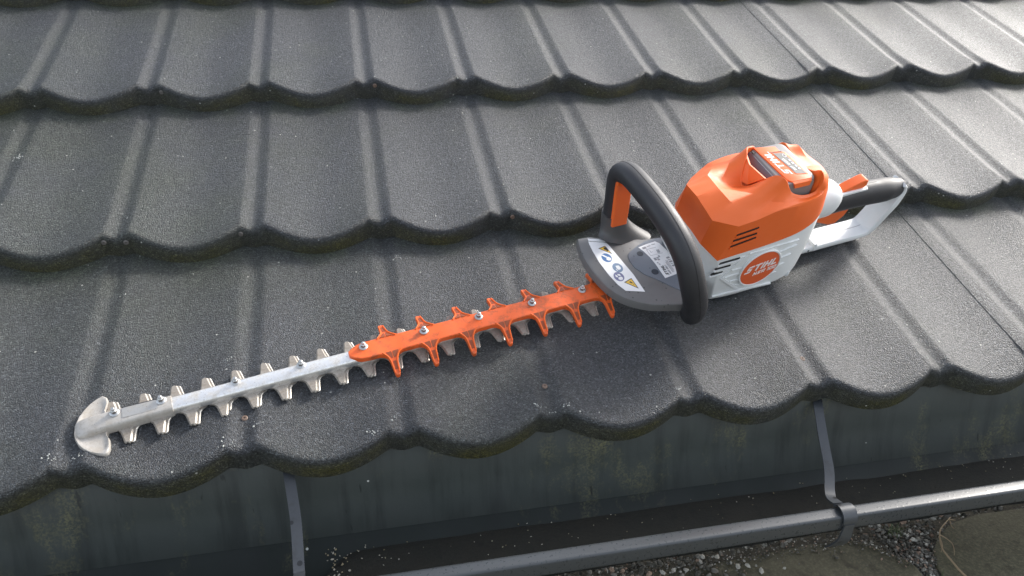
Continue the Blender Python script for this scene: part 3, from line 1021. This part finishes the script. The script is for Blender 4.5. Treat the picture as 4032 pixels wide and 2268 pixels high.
# flared foot of the far leg
bm = bmesh.new()
rings = []
for k in range(13):
    t = k / 12
    c_ = Vector((.7125 + .0185 * t ** 2.2, .0765 - .0135 * t ** 2.0, .078 - .040 * t))
    a_, b_ = .0188 + .0260 * t ** 2.6, .0165 + .0015 * t
    rings.append([c_ + Vector((a_ * x, b_ * y, -.010 * t ** 3 * x)) for x, y in ell(1, 1, 24, .9)])
loft(bm, rings, cap0=True, cap1=True)
part('handle_foot', bm, M_FOOT, hd, sm=60)

# --- housing (white) and hood (orange)
def mirror(half):
    """half ring front centre -> near side -> rear centre; full ring"""
    far = [(x, -y, z) for x, y, z in reversed(half[1:-1])]
    return list(half) + far
def join_far(near, far):
    return list(near) + list(reversed(far[1:-1]))
def other(half, **ov):
    out_ = [(x, -y, z) for x, y, z in half]
    for k, v in ov.items(): out_[int(k[1:])] = v
    return out_
R0 = [(.772, 0, .112), (.772, -.020, .112), (.775, -.040, .106), (.796, -.0605, .0865), (.825, -.0605, .0890), (.860, -.0605, .0915), (.900, -.0605, .0965), (.930, -.0595, .1030), (.955, -.0545, .1120), (.972, -.0440, .1200), (.985, -.0290, .1260), (.991, -.0140, .1285), (.993, 0, .1290)]
def adj(r, f=1.0, dz=0.0, z=None):
    return [((x - .88) * f + .88, y * f, (z if z is not None else zz + dz)) for x, y, zz in r]
B1 = [(.775, 0, .060), (.778, -.020, .060), (.786, -.042, .060), (.806, -.0610, .055), (.830, -.0610, .050), (.860, -.0610, .050), (.900, -.0610, .050), (.930, -.0605, .050), (.955, -.0570, .055), (.972, -.0480, .060), (.985, -.0320, .062), (.992, -.0150, .062), (.994, 0, .062)]
B2 = [(.790, 0, .010), (.792, -.020, .010), (.798, -.042, .010), (.812, -.0612, .0102), (.835, -.0612, .0085), (.860, -.0612, .0066), (.900, -.0612, .0036), (.930, -.0600, .0020), (.955, -.0560, .0040), (.972, -.0470, .006), (.984, -.0320, .008), (.990, -.0150, .008), (.992, 0, .008)]
B3 = [(.800, 0, -.006), (.802, -.020, -.006), (.808, -.040, -.006), (.816, -.0560, -.0045), (.838, -.0565, -.0070), (.862, -.0565, -.0085), (.900, -.0560, -.0080), (.930, -.0545, -.0050), (.952, -.0500, .0000), (.968, -.0410, .002), (.978, -.0280, .003), (.984, -.0130, .003), (.986, 0, .003)]
B4 = [(.81, 0, -.012), (.812, -.018, -.012), (.820, -.034, -.012), (.828, -.045, -.012), (.845, -.046, -.013), (.865, -.046, -.013), (.90, -.045, -.012), (.928, -.043, -.010), (.946, -.039, -.007), (.958, -.030, -.004), (.966, -.020, -.003), (.970, -.010, -.003), (.972, 0, -.003)]
bm = bmesh.new()
R0F = other(R0, i1=(.765, .015, .112), i2=(.780, .036, .112), i3=(.802, .056, .100))
B1F = other(B1, i1=(.760, .010, .066), i2=(.767, .030, .057), i3=(.800, .058, .050))
loft(bm, [join_far(adj(R0, .94, .004), adj(R0F, .94, .004)), join_far(adj(R0, .996, -.0002), adj(R0F, .996, -.0002)), join_far(B1, B1F), mirror(B2), mirror(B3), mirror(B4)], cap0=True, cap1=True)
hs_ = part('housing', bm, M_WHITE, sm=32)
bv = hs_.modifiers.new('bevel', 'BEVEL'); bv.width = .0012; bv.segments = 2; bv.limit_method = 'ANGLE'; bv.angle_limit = radians(32)

R1 = [(.762, 0, .1740), (.763, -.0165, .1735), (.772, -.0485, .1570), (.809, -.0600, .1465), (.836, -.0603, .1505), (.868, -.0600, .1580), (.900, -.0590, .1570), (.925, -.0570, .1550), (.950, -.0510, .1540), (.966, -.0420, .1540), (.978, -.0275, .1550), (.984, -.0130, .1555), (.986, 0, .1560)]
R1b = [(.795, 0, .1790), (.795, -.0160, .1785), (.801, -.0370, .1730), (.816, -.0460, .1640), (.838, -.0525, .1570), (.868, -.0588, .1592), (.900, -.0575, .1600), (.925, -.0555, .1590), (.948, -.0500, .1590), (.964, -.0410, .1600), (.976, -.0270, .1610), (.982, -.0130, .1610), (.984, 0, .1610)]
R1c = [(.822, 0, .1640), (.824, -.0120, .1660), (.838, -.0320, .1730), (.849, -.0400, .1720), (.862, -.0450, .1640), (.878, -.0515, .1630), (.899, -.0530, .1610), (.924, -.0520, .1580), (.948, -.0480, .1600), (.958, -.0430, .1680), (.962, -.0330, .1760), (.966, -.0180, .1690), (.968, 0, .1650)]
R2 = [(.850, 0, .1560), (.853, -.0100, .1630), (.868, -.0270, .1890), (.8765, -.0335, .1918), (.8835, -.0390, .1880), (.890, -.0430, .1765), (.899, -.0460, .1670), (.922, -.0465, .1590), (.942, -.0450, .1610), (.9455, -.0435, .1780), (.9415, -.0385, .1905), (.9440, -.0240, .1790), (.947, 0, .1680)]
def inset(r, d, dz):
    return [(x + (.908 - x) * d / max(.02, math.hypot(.908 - x, y)), y - y * d / max(.02, math.hypot(.908 - x, y)), z + dz) for x, y, z in r]
bm = bmesh.new()
def half_blend(a, b, t): return [tuple(p + (q_ - p) * t for p, q_ in zip(u, v)) for u, v in zip(a, b)]
def hood_rings(r0, r1, r1b, r1c, r2):
    h = [adj(r0, .97, .002), r0, half_blend(r0, r1, .5), r1, half_blend(r1, r1b, .5), r1b, r1c, half_blend(r1c, r2, .6), r2, inset(r2, .0012, .0008), inset(r2, .0026, -.0002), inset(r2, .0030, -.012), [(x, y, min(z - .012, .1515)) for x, y, z in inset(r2, .0034, 0)]]
    h[7] = [(x, y, z - .0015) for x, y, z in h[7]]
    return h
HN = hood_rings(R0, R1, R1b, R1c, R2)
HF = hood_rings(R0F, other(R1, i1=(.766, .012, .1690), i2=(.797, .041, .1490), i3=(.824, .0565, .1465)), other(R1b, i1=(.796, .012, .1780), i2=(.815, .029, .1700), i3=(.831, .043, .1600)), other(R1c, i2=(.842, .028, .1700), i3=(.852, .039, .1690)), other(R2, i2=(.862, .0240, .1850), i3=(.8690, .0350, .1890), i4=(.880, .0400, .1860), i5=(.889, .0430, .1820), i8=(.930, .0440, .1720), i9=(.9380, .0420, .1790), i10=(.9420, .0360, .1795), i11=(.9455, .0220, .1720)))
# densify each half ring along its length so the curved corners read smooth
def dens(h):
    out_ = []
    P = [Vector(p) for p in h]
    for i in range(len(P) - 1):
        p0, p1, p2, p3 = P[max(i - 1, 0)], P[i], P[i + 1], P[min(i + 2, len(P) - 1)]
        for j in range(4):
            t = j / 4
            lin = p1.lerp(p2, t)
            cr = 0.5 * ((2 * p1) + (p2 - p0) * t + (2 * p0 - 5 * p1 + 4 * p2 - p3) * t * t + (3 * p1 - p0 - 3 * p2 + p3) * t ** 3)
            k = 0.0 if i < 4 else 1.0
            out_.append(tuple(lin.lerp(cr, k)))
    out_.append(tuple(P[-1]))
    return out_
def dens2(h):                      # rim rings: smooth everywhere
    P = [tuple(v) for v in crom(h, 4)]
    return P
rings = [join_far(dens(h), dens(g_)) if i < 6 else join_far(dens2(h), dens2(g_)) for i, (h, g_) in enumerate(zip(HN, HF))]
loft(bm, rings, cap0=True, cap1=True)
hood = part('hood', bm, M_ORANGE, sm=24)

bm = bmesh.new()
loft(bm, [[(.8625, .0125, .1800), (.8625, -.0215, .1835), (.8560, -.0040, .1600)], [(.8655, .0125, .1790), (.8655, -.0215, .1825), (.8600, -.0040, .1580)]], cap0=True, cap1=True)
part('pocket_ledge', bm, M_ORANGE, hood, sm=30)
bm = bmesh.new()
loft(bm, [[(.8625, .0125, .1800), (.8560, -.0040, .1600), (.8520, .0060, .1590), (.8570, .0210, .1700), (.8672, .0345, .1860)], [(.8655, .0125, .1790), (.8600, -.0040, .1580), (.8560, .0060, .1570), (.8610, .0210, .1680), (.8702, .0345, .1850)]], cap0=True, cap1=True)
part('pocket_wall', bm, M_ORANGE, hood, sm=30)

# wall of slots etc. on the near side (plane y = const), tilted polygons in x,z
def side_poly(name, pts, y0, y1, mat, parent):
    bm = bmesh.new()
    a = [bm.verts.new((x, y0, z)) for x, z in pts]
    b = [bm.verts.new((x, y1, z)) for x, z in pts]
    bm.faces.new(b)
    for i in range(len(pts)):
        j = (i + 1) % len(pts)
        bm.faces.new((a[i], a[j], b[j], b[i]))
    return part(name, bm, mat, parent, sm=30)
def bar(a, b, w0, w1=None):
    w1 = w0 if w1 is None else w1
    d = (Vector(b) - Vector(a)).normalized(); n_ = Vector((-d.y, d.x))
    A, B = Vector(a), Vector(b)
    return [tuple(A - n_ * w0), tuple(B - n_ * w1), tuple(B + n_ * w1), tuple(A + n_ * w0)]
YS = -.0612
for a, b in (((.8012, .0796), (.8340, .0806)), ((.7982, .0696), (.8225, .0699)), ((.7945, .0597), (.8125, .0600))):
    p = bar(a, b, .00145)
    p[3] = (p[3][0] + .0022, p[3][1]); p[2] = (p[2][0] + .0015, p[2][1])
    side_poly('vent_slot', p, YS + .002, YS - .0003, M_BLACK, hs_)
    side_poly('vent_ridge', bar((a[0] - .0008, a[1] - .0036), (b[0] + .002, b[1] - .0038), .0012, .0009), YS + .002, YS - .0016, M_WHITE, hs_)
    side_poly('vent_end_rib', bar((b[0] + .001, b[1] + .0004), (b[0] + .009, b[1] + .0014), .0012, .0004), YS + .002, YS - .0004, M_WHITE, hs_)  # short tapering rib past the end of the slot, in housing plastic
def hood_y(z):
    return -.0605 - .0005
for a, b in (((.8115, .1305), (.8452, .1352)), ((.8095, .1206), (.8462, .1244)), ((.8088, .1100), (.8478, .1163))):
    side_poly('vent_slot', bar(a, b, .0012), -.0585, -.0613, M_BLACK, hood)
    side_poly('vent_ridge', bar((a[0] - .0006, a[1] - .0030), (b[0] + .0004, b[1] - .0030), .0011), -.0585, -.0622, M_ORANGE, hood)
# fins around the badge
for a, b, w0, w1 in (((.9040, .0700), (.9345, .0772), .0013, .0003), ((.9120, .0560), (.9310, .0602), .0013, .0003), ((.9150, .0400), (.9255, .0432), .0013, .0003), ((.9110, .0252), (.9185, .0274), .0012, .0003),
                     ((.8215, .0450), (.8460, .0466), .0014, .0014), ((.8350, .0327), (.8520, .0334), .0013, .0013), ((.8480, .0201), (.8640, .0208), .0012, .0012), ((.8300, .0570), (.8460, .0578), .0012, .0010)):
    side_poly('fin', bar(a, b, w0, w1), YS + .002, YS - .0013, M_WHITE, hs_)
side_poly('panel_ridge', bar((.8160, .0468), (.8545, .0115), .0019), YS + .002, YS - .0017, M_WHITE, hs_)
side_poly('panel_ridge', [(.8158, .0490), (.8185, .0478), (.8350, .0690), (.8490, .0800), (.8480, .0822), (.8335, .0718)], YS + .002, YS - .0010, M_WHITE, hs_)
side_poly('panel_ridge', [(.8500, .0850), (.8500, .0834), (.8900, .0850), (.9340, .0872), (.8900, .0868)], YS + .002, YS - .0008, M_WHITE, hs_)
side_poly('lower_ledge', [(.8124, .0098), (.8455, .0092), (.8721, .0078), (.9177, .0040), (.9177, .0015), (.8721, .0046), (.8455, .0060)], YS + .002, YS - .0024, M_WHITE, hs_)
# foot nub at the rear lower edge
bm = bmesh.new()
bmesh.ops.create_icosphere(bm, subdivisions=2, radius=.0042)
for v in bm.verts: v.co = Vector((v.co.x * .8, v.co.y, v.co.z * 1.8)) + Vector((.9520, -.0545, .0060))
part('foot_nub', bm, M_WHITE, hs_, sm=60)

# --- badge
bc = (.8800, .0478)
def ring_pts(r, n=36): return [(bc[0] + r * cos(2 * pi * i / n), bc[1] + r * 1.03 * sin(2 * pi * i / n)) for i in range(n)]
bm = bmesh.new()
loft(bm, [[(x, YS + .002, z) for x, z in ring_pts(.0345)], [(x, YS - .0022, z) for x, z in ring_pts(.0345)], [(x, YS - .0030, z) for x, z in ring_pts(.0337)], [(x, YS - .0030, z) for x, z in ring_pts(.0322)], [(x, YS - .0020, z) for x, z in ring_pts(.0318)]], cap0=True, cap1=True)
bd = part('badge', bm, M_WHITE, sm=30)
bm = bmesh.new()
loft(bm, [[(x, YS - .0018, z) for x, z in ring_pts(.0314)], [(x, YS - .0024, z) for x, z in ring_pts(.0314)]], cap0=True, cap1=True)
part('badge_face', bm, M_BADGE, bd, sm=30)
yb_ = YS - .0024
tx = Vector((1, 0, .150)).normalized(); ty = Vector((-.150, 0, 1)).normalized()
lettering('badge_lettering', 'STIHL', (.8540, yb_, .0428), tx, ty, .0520, .0128, M_PRINT, bd, shear=.36)
lettering('badge_lettering', 'HSA 100', (.8715, yb_, .0350), tx, ty, .0375, .0066, M_PRINT, bd, shear=.30, gap=.2)

# --- battery in the hood
bm = bmesh.new()
def rrect(x0, x1, y0, y1, r, z, n=4):
    out_ = []
    for cx_, cy_, a0 in ((x1 - r, y1 - r, 0), (x0 + r, y1 - r, 90), (x0 + r, y0 + r, 180), (x1 - r, y0 + r, 270)):
        for k in range(n + 1):
            a = radians(a0 + 90 * k / n)
            out_.append((cx_ + r * cos(a), cy_ + r * sin(a), z))
    return out_
loft(bm, [rrect(.869, .942, -.040, .042, .010, .134), rrect(.8700, .941, -.0405, .042, .010, .160), rrect(.8765, .9395, -.040, .0415, .009, .1730), rrect(.8830, .937, -.0385, .040, .008, .1800), rrect(.8850, .935, -.037, .0385, .007, .1806)], cap0=True, cap1=True)
bt = part('battery', bm, M_BATT, sm=35)
bm = bmesh.new()
loft(bm, [[(.8675, -.036, .136), (.8675, .039, .136), (.8700, .039, .136), (.8700, -.036, .136)], [(.8682, -.036, .1600), (.8682, .039, .1600), (.8710, .039, .1600), (.8710, -.036, .1600)], [(.8755, -.036, .1745), (.8755, .039, .1745), (.8780, .039, .1735), (.8780, -.036, .1735)], [(.8800, -.034, .1792), (.8800, .037, .1792), (.8825, .037, .1782), (.8825, -.034, .1782)]], cap0=True, cap1=True)
part('battery_flank', bm, M_BATTD, bt, sm=30)
pl_ = [(.8872, .0400), (.9195, .0340), (.9205, .0235), (.9262, .0195), (.9310, -.0280), (.9290, -.0375), (.8965, -.0370), (.8920, -.0320)]
bm = bmesh.new()
prism(bm, pl_, .1795, .1826, bev=.0010)
part('battery_plate', bm, M_ORANGE, bt, sm=40)
bm = bmesh.new()      # front lip of the plate running down the end face
loft(bm, [[(.8968, -.0365, .1822), (.9286, -.0368, .1822), (.9286, -.0340, .1822), (.8968, -.0340, .1822)], [(.8985, -.0405, .1800), (.9275, -.0405, .1800), (.9275, -.037, .1795), (.8985, -.037, .1795)], [(.9010, -.0420, .1735), (.9255, -.0420, .1735), (.9255, -.0385, .1735), (.9010, -.0385, .1735)]], cap0=True, cap1=True)
part('plate_lip', bm, M_ORANGE, bt, sm=40)
zt2 = .1826
poly_part('display_frame', [(.9050, .0225), (.9228, .0190), (.9276, -.0300), (.9108, -.0262)], zt2 - .0004, zt2 + .0003, M_ORANGE, bt)
poly_part('display', [(.9062, .0206), (.9215, .0175), (.9262, -.0284), (.9120, -.0247)], zt2 - .0002, zt2 + .0006, M_DISP, bt)
poly_part('display_slot', [(.9012, .0236), (.9200, .0222), (.9210, .0204), (.9205, .0203), (.9195, .0214), (.9012, .0228)], zt2 - .0002, zt2 + .0005, M_INK, bt)
lettering('battery_lettering', 'STIHL', (.9070, -.0240, zt2), (-.10, 1, 0), (-1, -.10, 0), .0500, .0098, M_PRINT, bt, shear=.30)
lettering('battery_lettering', 'AP 200', (.9172, -.0188, zt2 + .0006), (-.13, 1, 0), (-1, -.13, 0), .0255, .0036, M_PRINT, bt, shear=.1, gap=.2)
for x, y in ((.9199, .0012), (.9204, -.0049), (.9211, -.0113), (.9220, -.0174)):
    poly_part('charge_light', [(x - .0010, y - .0017), (x + .0014, y - .0022), (x + .0012, y + .0014), (x - .0012, y + .0019)], zt2 + .0004, zt2 + .0010, M_PRINT, bt)
bm = bmesh.new()
for r0_, r1_ in ((.0021, .0027),):
    n_ = 18
    a = [[bm.verts.new((.9190 + r * cos(2 * pi * i / n_), .0120 + r * 1.3 * sin(2 * pi * i / n_), zt2 + .0009)) for i in range(n_)] for r in (r0_, r1_)]
    for i in range(n_):
        j = (i + 1) % n_
        bm.faces.new((a[0][i], a[1][i], a[1][j], a[0][j]))
part('power_symbol', bm, M_PRINT, bt)
disc('grip_dimple', (.8840, .0325), .0022, .1806, M_BLACK, bt, 12, .0002, 1.5)
disc('grip_dimple', (.8905, -.0330), .0022, .1806, M_BLACK, bt, 12, .0002, 1.5)

# --- rear handle
def sweep_y(bm, P, prof, scales=None):
    """sweep in the x-z plane; profile (a across y, b outwards)"""
    P = [Vector(p) for p in P]
    rings = []
    n = len(P)
    for i in range(n):
        t = (P[min(i + 1, n - 1)] - P[max(i - 1, 0)]).normalized()
        nn = Vector((-t.z, 0, t.x))
        sa, sb = scales[i] if scales else (1, 1)
        rings.append([P[i] + Vector((0, a * sa, 0)) + nn * b * sb for a, b in prof])
    return loft(bm, rings, cap0=True, cap1=True)
bm = bmesh.new()
P = crom([(.960, 0, .092), (.985, 0, .093), (1.010, 0, .0925), (1.026, 0, .0905), (1.036, 0, .0890), (1.0425, 0, .0880), (1.0455, 0, .0875)], 5)
sc = []
for p in P:
    k = max(0.0, 1 - max(0, (p.x - 1.004) / .042) ** 3.0) ** .5
    sc.append((.0275 * (.1 + .9 * k), .0300 * (.1 + .9 * k)))
sweep_y(bm, P, ell(1, 1, 24, .85), sc)
part('handle_collar', bm, M_WHITE, sm=60)
bm = bmesh.new()
P = crom([(1.000, 0, .078), (1.03, 0, .0785), (1.07, 0, .0795), (1.11, 0, .0785), (1.145, 0, .0755), (1.165, 0, .0735), (1.1790, 0, .0712)], 5)
sc = [((1 - .25 * max(0, (p.x - 1.15) / .03)), (1 - .22 * max(0, (p.x - 1.14) / .04))) for p in P]
sweep_y(bm, P, ell(.0175, .0205, 24, .92), sc)
part('rear_grip', bm, M_GREY, sm=50)
# white guard bow: body -> under the hand -> cap round the end of the grip
bm = bmesh.new()
path = [(.955, 0, .001), (.985, 0, -.003), (1.010, 0, -.005), (1.040, 0, -.006), (1.080, 0, -.006), (1.122, 0, -.006), (1.141, 0, -.005), (1.150, 0, .000), (1.1565, 0, .011), (1.1645, 0, .031), (1.1730, 0, .051), (1.1790, 0, .066), (1.1806, 0, .0740), (1.1792, 0, .0815), (1.1750, 0, .0862)]
P = crom(path, 5)
sc = []
for i, p in enumerate(P):
    up_ = max(0.0, min(1.0, (p.z - .050) / .040)) if p.x > 1.1 else 0.0
    sc.append((1.0 - .28 * up_, 1.0 + .25 * sstep((p.x - 1.14) / .02) - .85 * sstep(up_)))
prof = [(-.0165, -.0055), (-.0182, -.0030), (-.0184, .0026), (-.0170, .0052), (-.0140, .0060), (.0140, .0060), (.0170, .0052), (.0184, .0026), (.0182, -.0030), (.0165, -.0055), (.0110, -.0064), (-.0110, -.0064)]
sweep_y(bm, P, prof, sc)
bw = part('guard_bow', bm, M_WHITE, sm=40)
bm = bmesh.new()
Pl = [p for p in P if 1.045 < p.x and p.z < .050]
sweep_y(bm, Pl, [(-.0004, .0040), (.0004, .0040), (.0004, .0063), (-.0004, .0063)])
part('parting_line', bm, M_INKG, bw)
for x in (1.036, 1.006):
    bm = bmesh.new()
    loft(bm, [[(x, -.0192, -.008), (x + .0065, -.0192, -.008), (x + .0065, .0192, -.008), (x, .0192, -.008)], [(x - .003, -.0186, .0065), (x + .0025, -.0186, .0065), (x + .0025, .0186, .0065), (x - .003, .0186, .0065)]], cap0=True, cap1=True)
    part('cross_rib', bm, M_WHITE, bw, sm=30)
bm = bmesh.new()
bmesh.ops.create_circle(bm, cap_ends=True, segments=12, radius=.0019)
bmesh.ops.rotate(bm, verts=bm.verts, matrix=Matrix.Rotation(pi / 2, 3, 'X'))
bmesh.ops.translate(bm, verts=bm.verts, vec=(1.026, -.01865, -.0055))
part('pin_hole', bm, M_BLACK, bw)
# trigger and lock lever
bm = bmesh.new()
pts = [(1.012, .066), (1.050, .064), (1.082, .060), (1.078, .046), (1.066, .0330), (1.052, .0345), (1.030, .044), (1.012, .052)]
rings = [[(x, y, z) for x, z in pts] for y in (-.0085, .0085)]
loft(bm, rings, cap0=True, cap1=True)
o = part('trigger', bm, M_ORANGE, sm=30)
bv = o.modifiers.new('bevel', 'BEVEL'); bv.width = .0015; bv.segments = 2
bm = bmesh.new()
pts = [(1.040, .0960), (1.060, .1050), (1.080, .1125), (1.089, .1145), (1.093, .1120), (1.094, .1010), (1.086, .0975), (1.060, .0960)]
rings = [[(x, y, z) for x, z in pts] for y in (-.0070, .0090)]
loft(bm, rings, cap0=True, cap1=True)
o = part('lock_lever', bm, M_ORANGE, sm=30)
bv = o.modifiers.new('bevel', 'BEVEL'); bv.width = .0014; bv.segments = 2
bm = bmesh.new()
prism(bm, [(1.030, -.0115), (1.096, -.0105), (1.099, 0), (1.096, .0125), (1.030, .0125)], .0930, .0992, bev=.0012)
part('lever_frame', bm, M_WHITE, sm=30)
bm = bmesh.new()
sweep(bm, [(1.096, 0, .0990), (1.12, 0, .0977), (1.145, 0, .0930), (1.160, 0, .0885)], [(-.0004, -.001), (.0004, -.001), (.0004, .0009), (-.0004, .0009)], Vector((0, 0, 1)))
part('parting_line', bm, M_BLACK, trim)
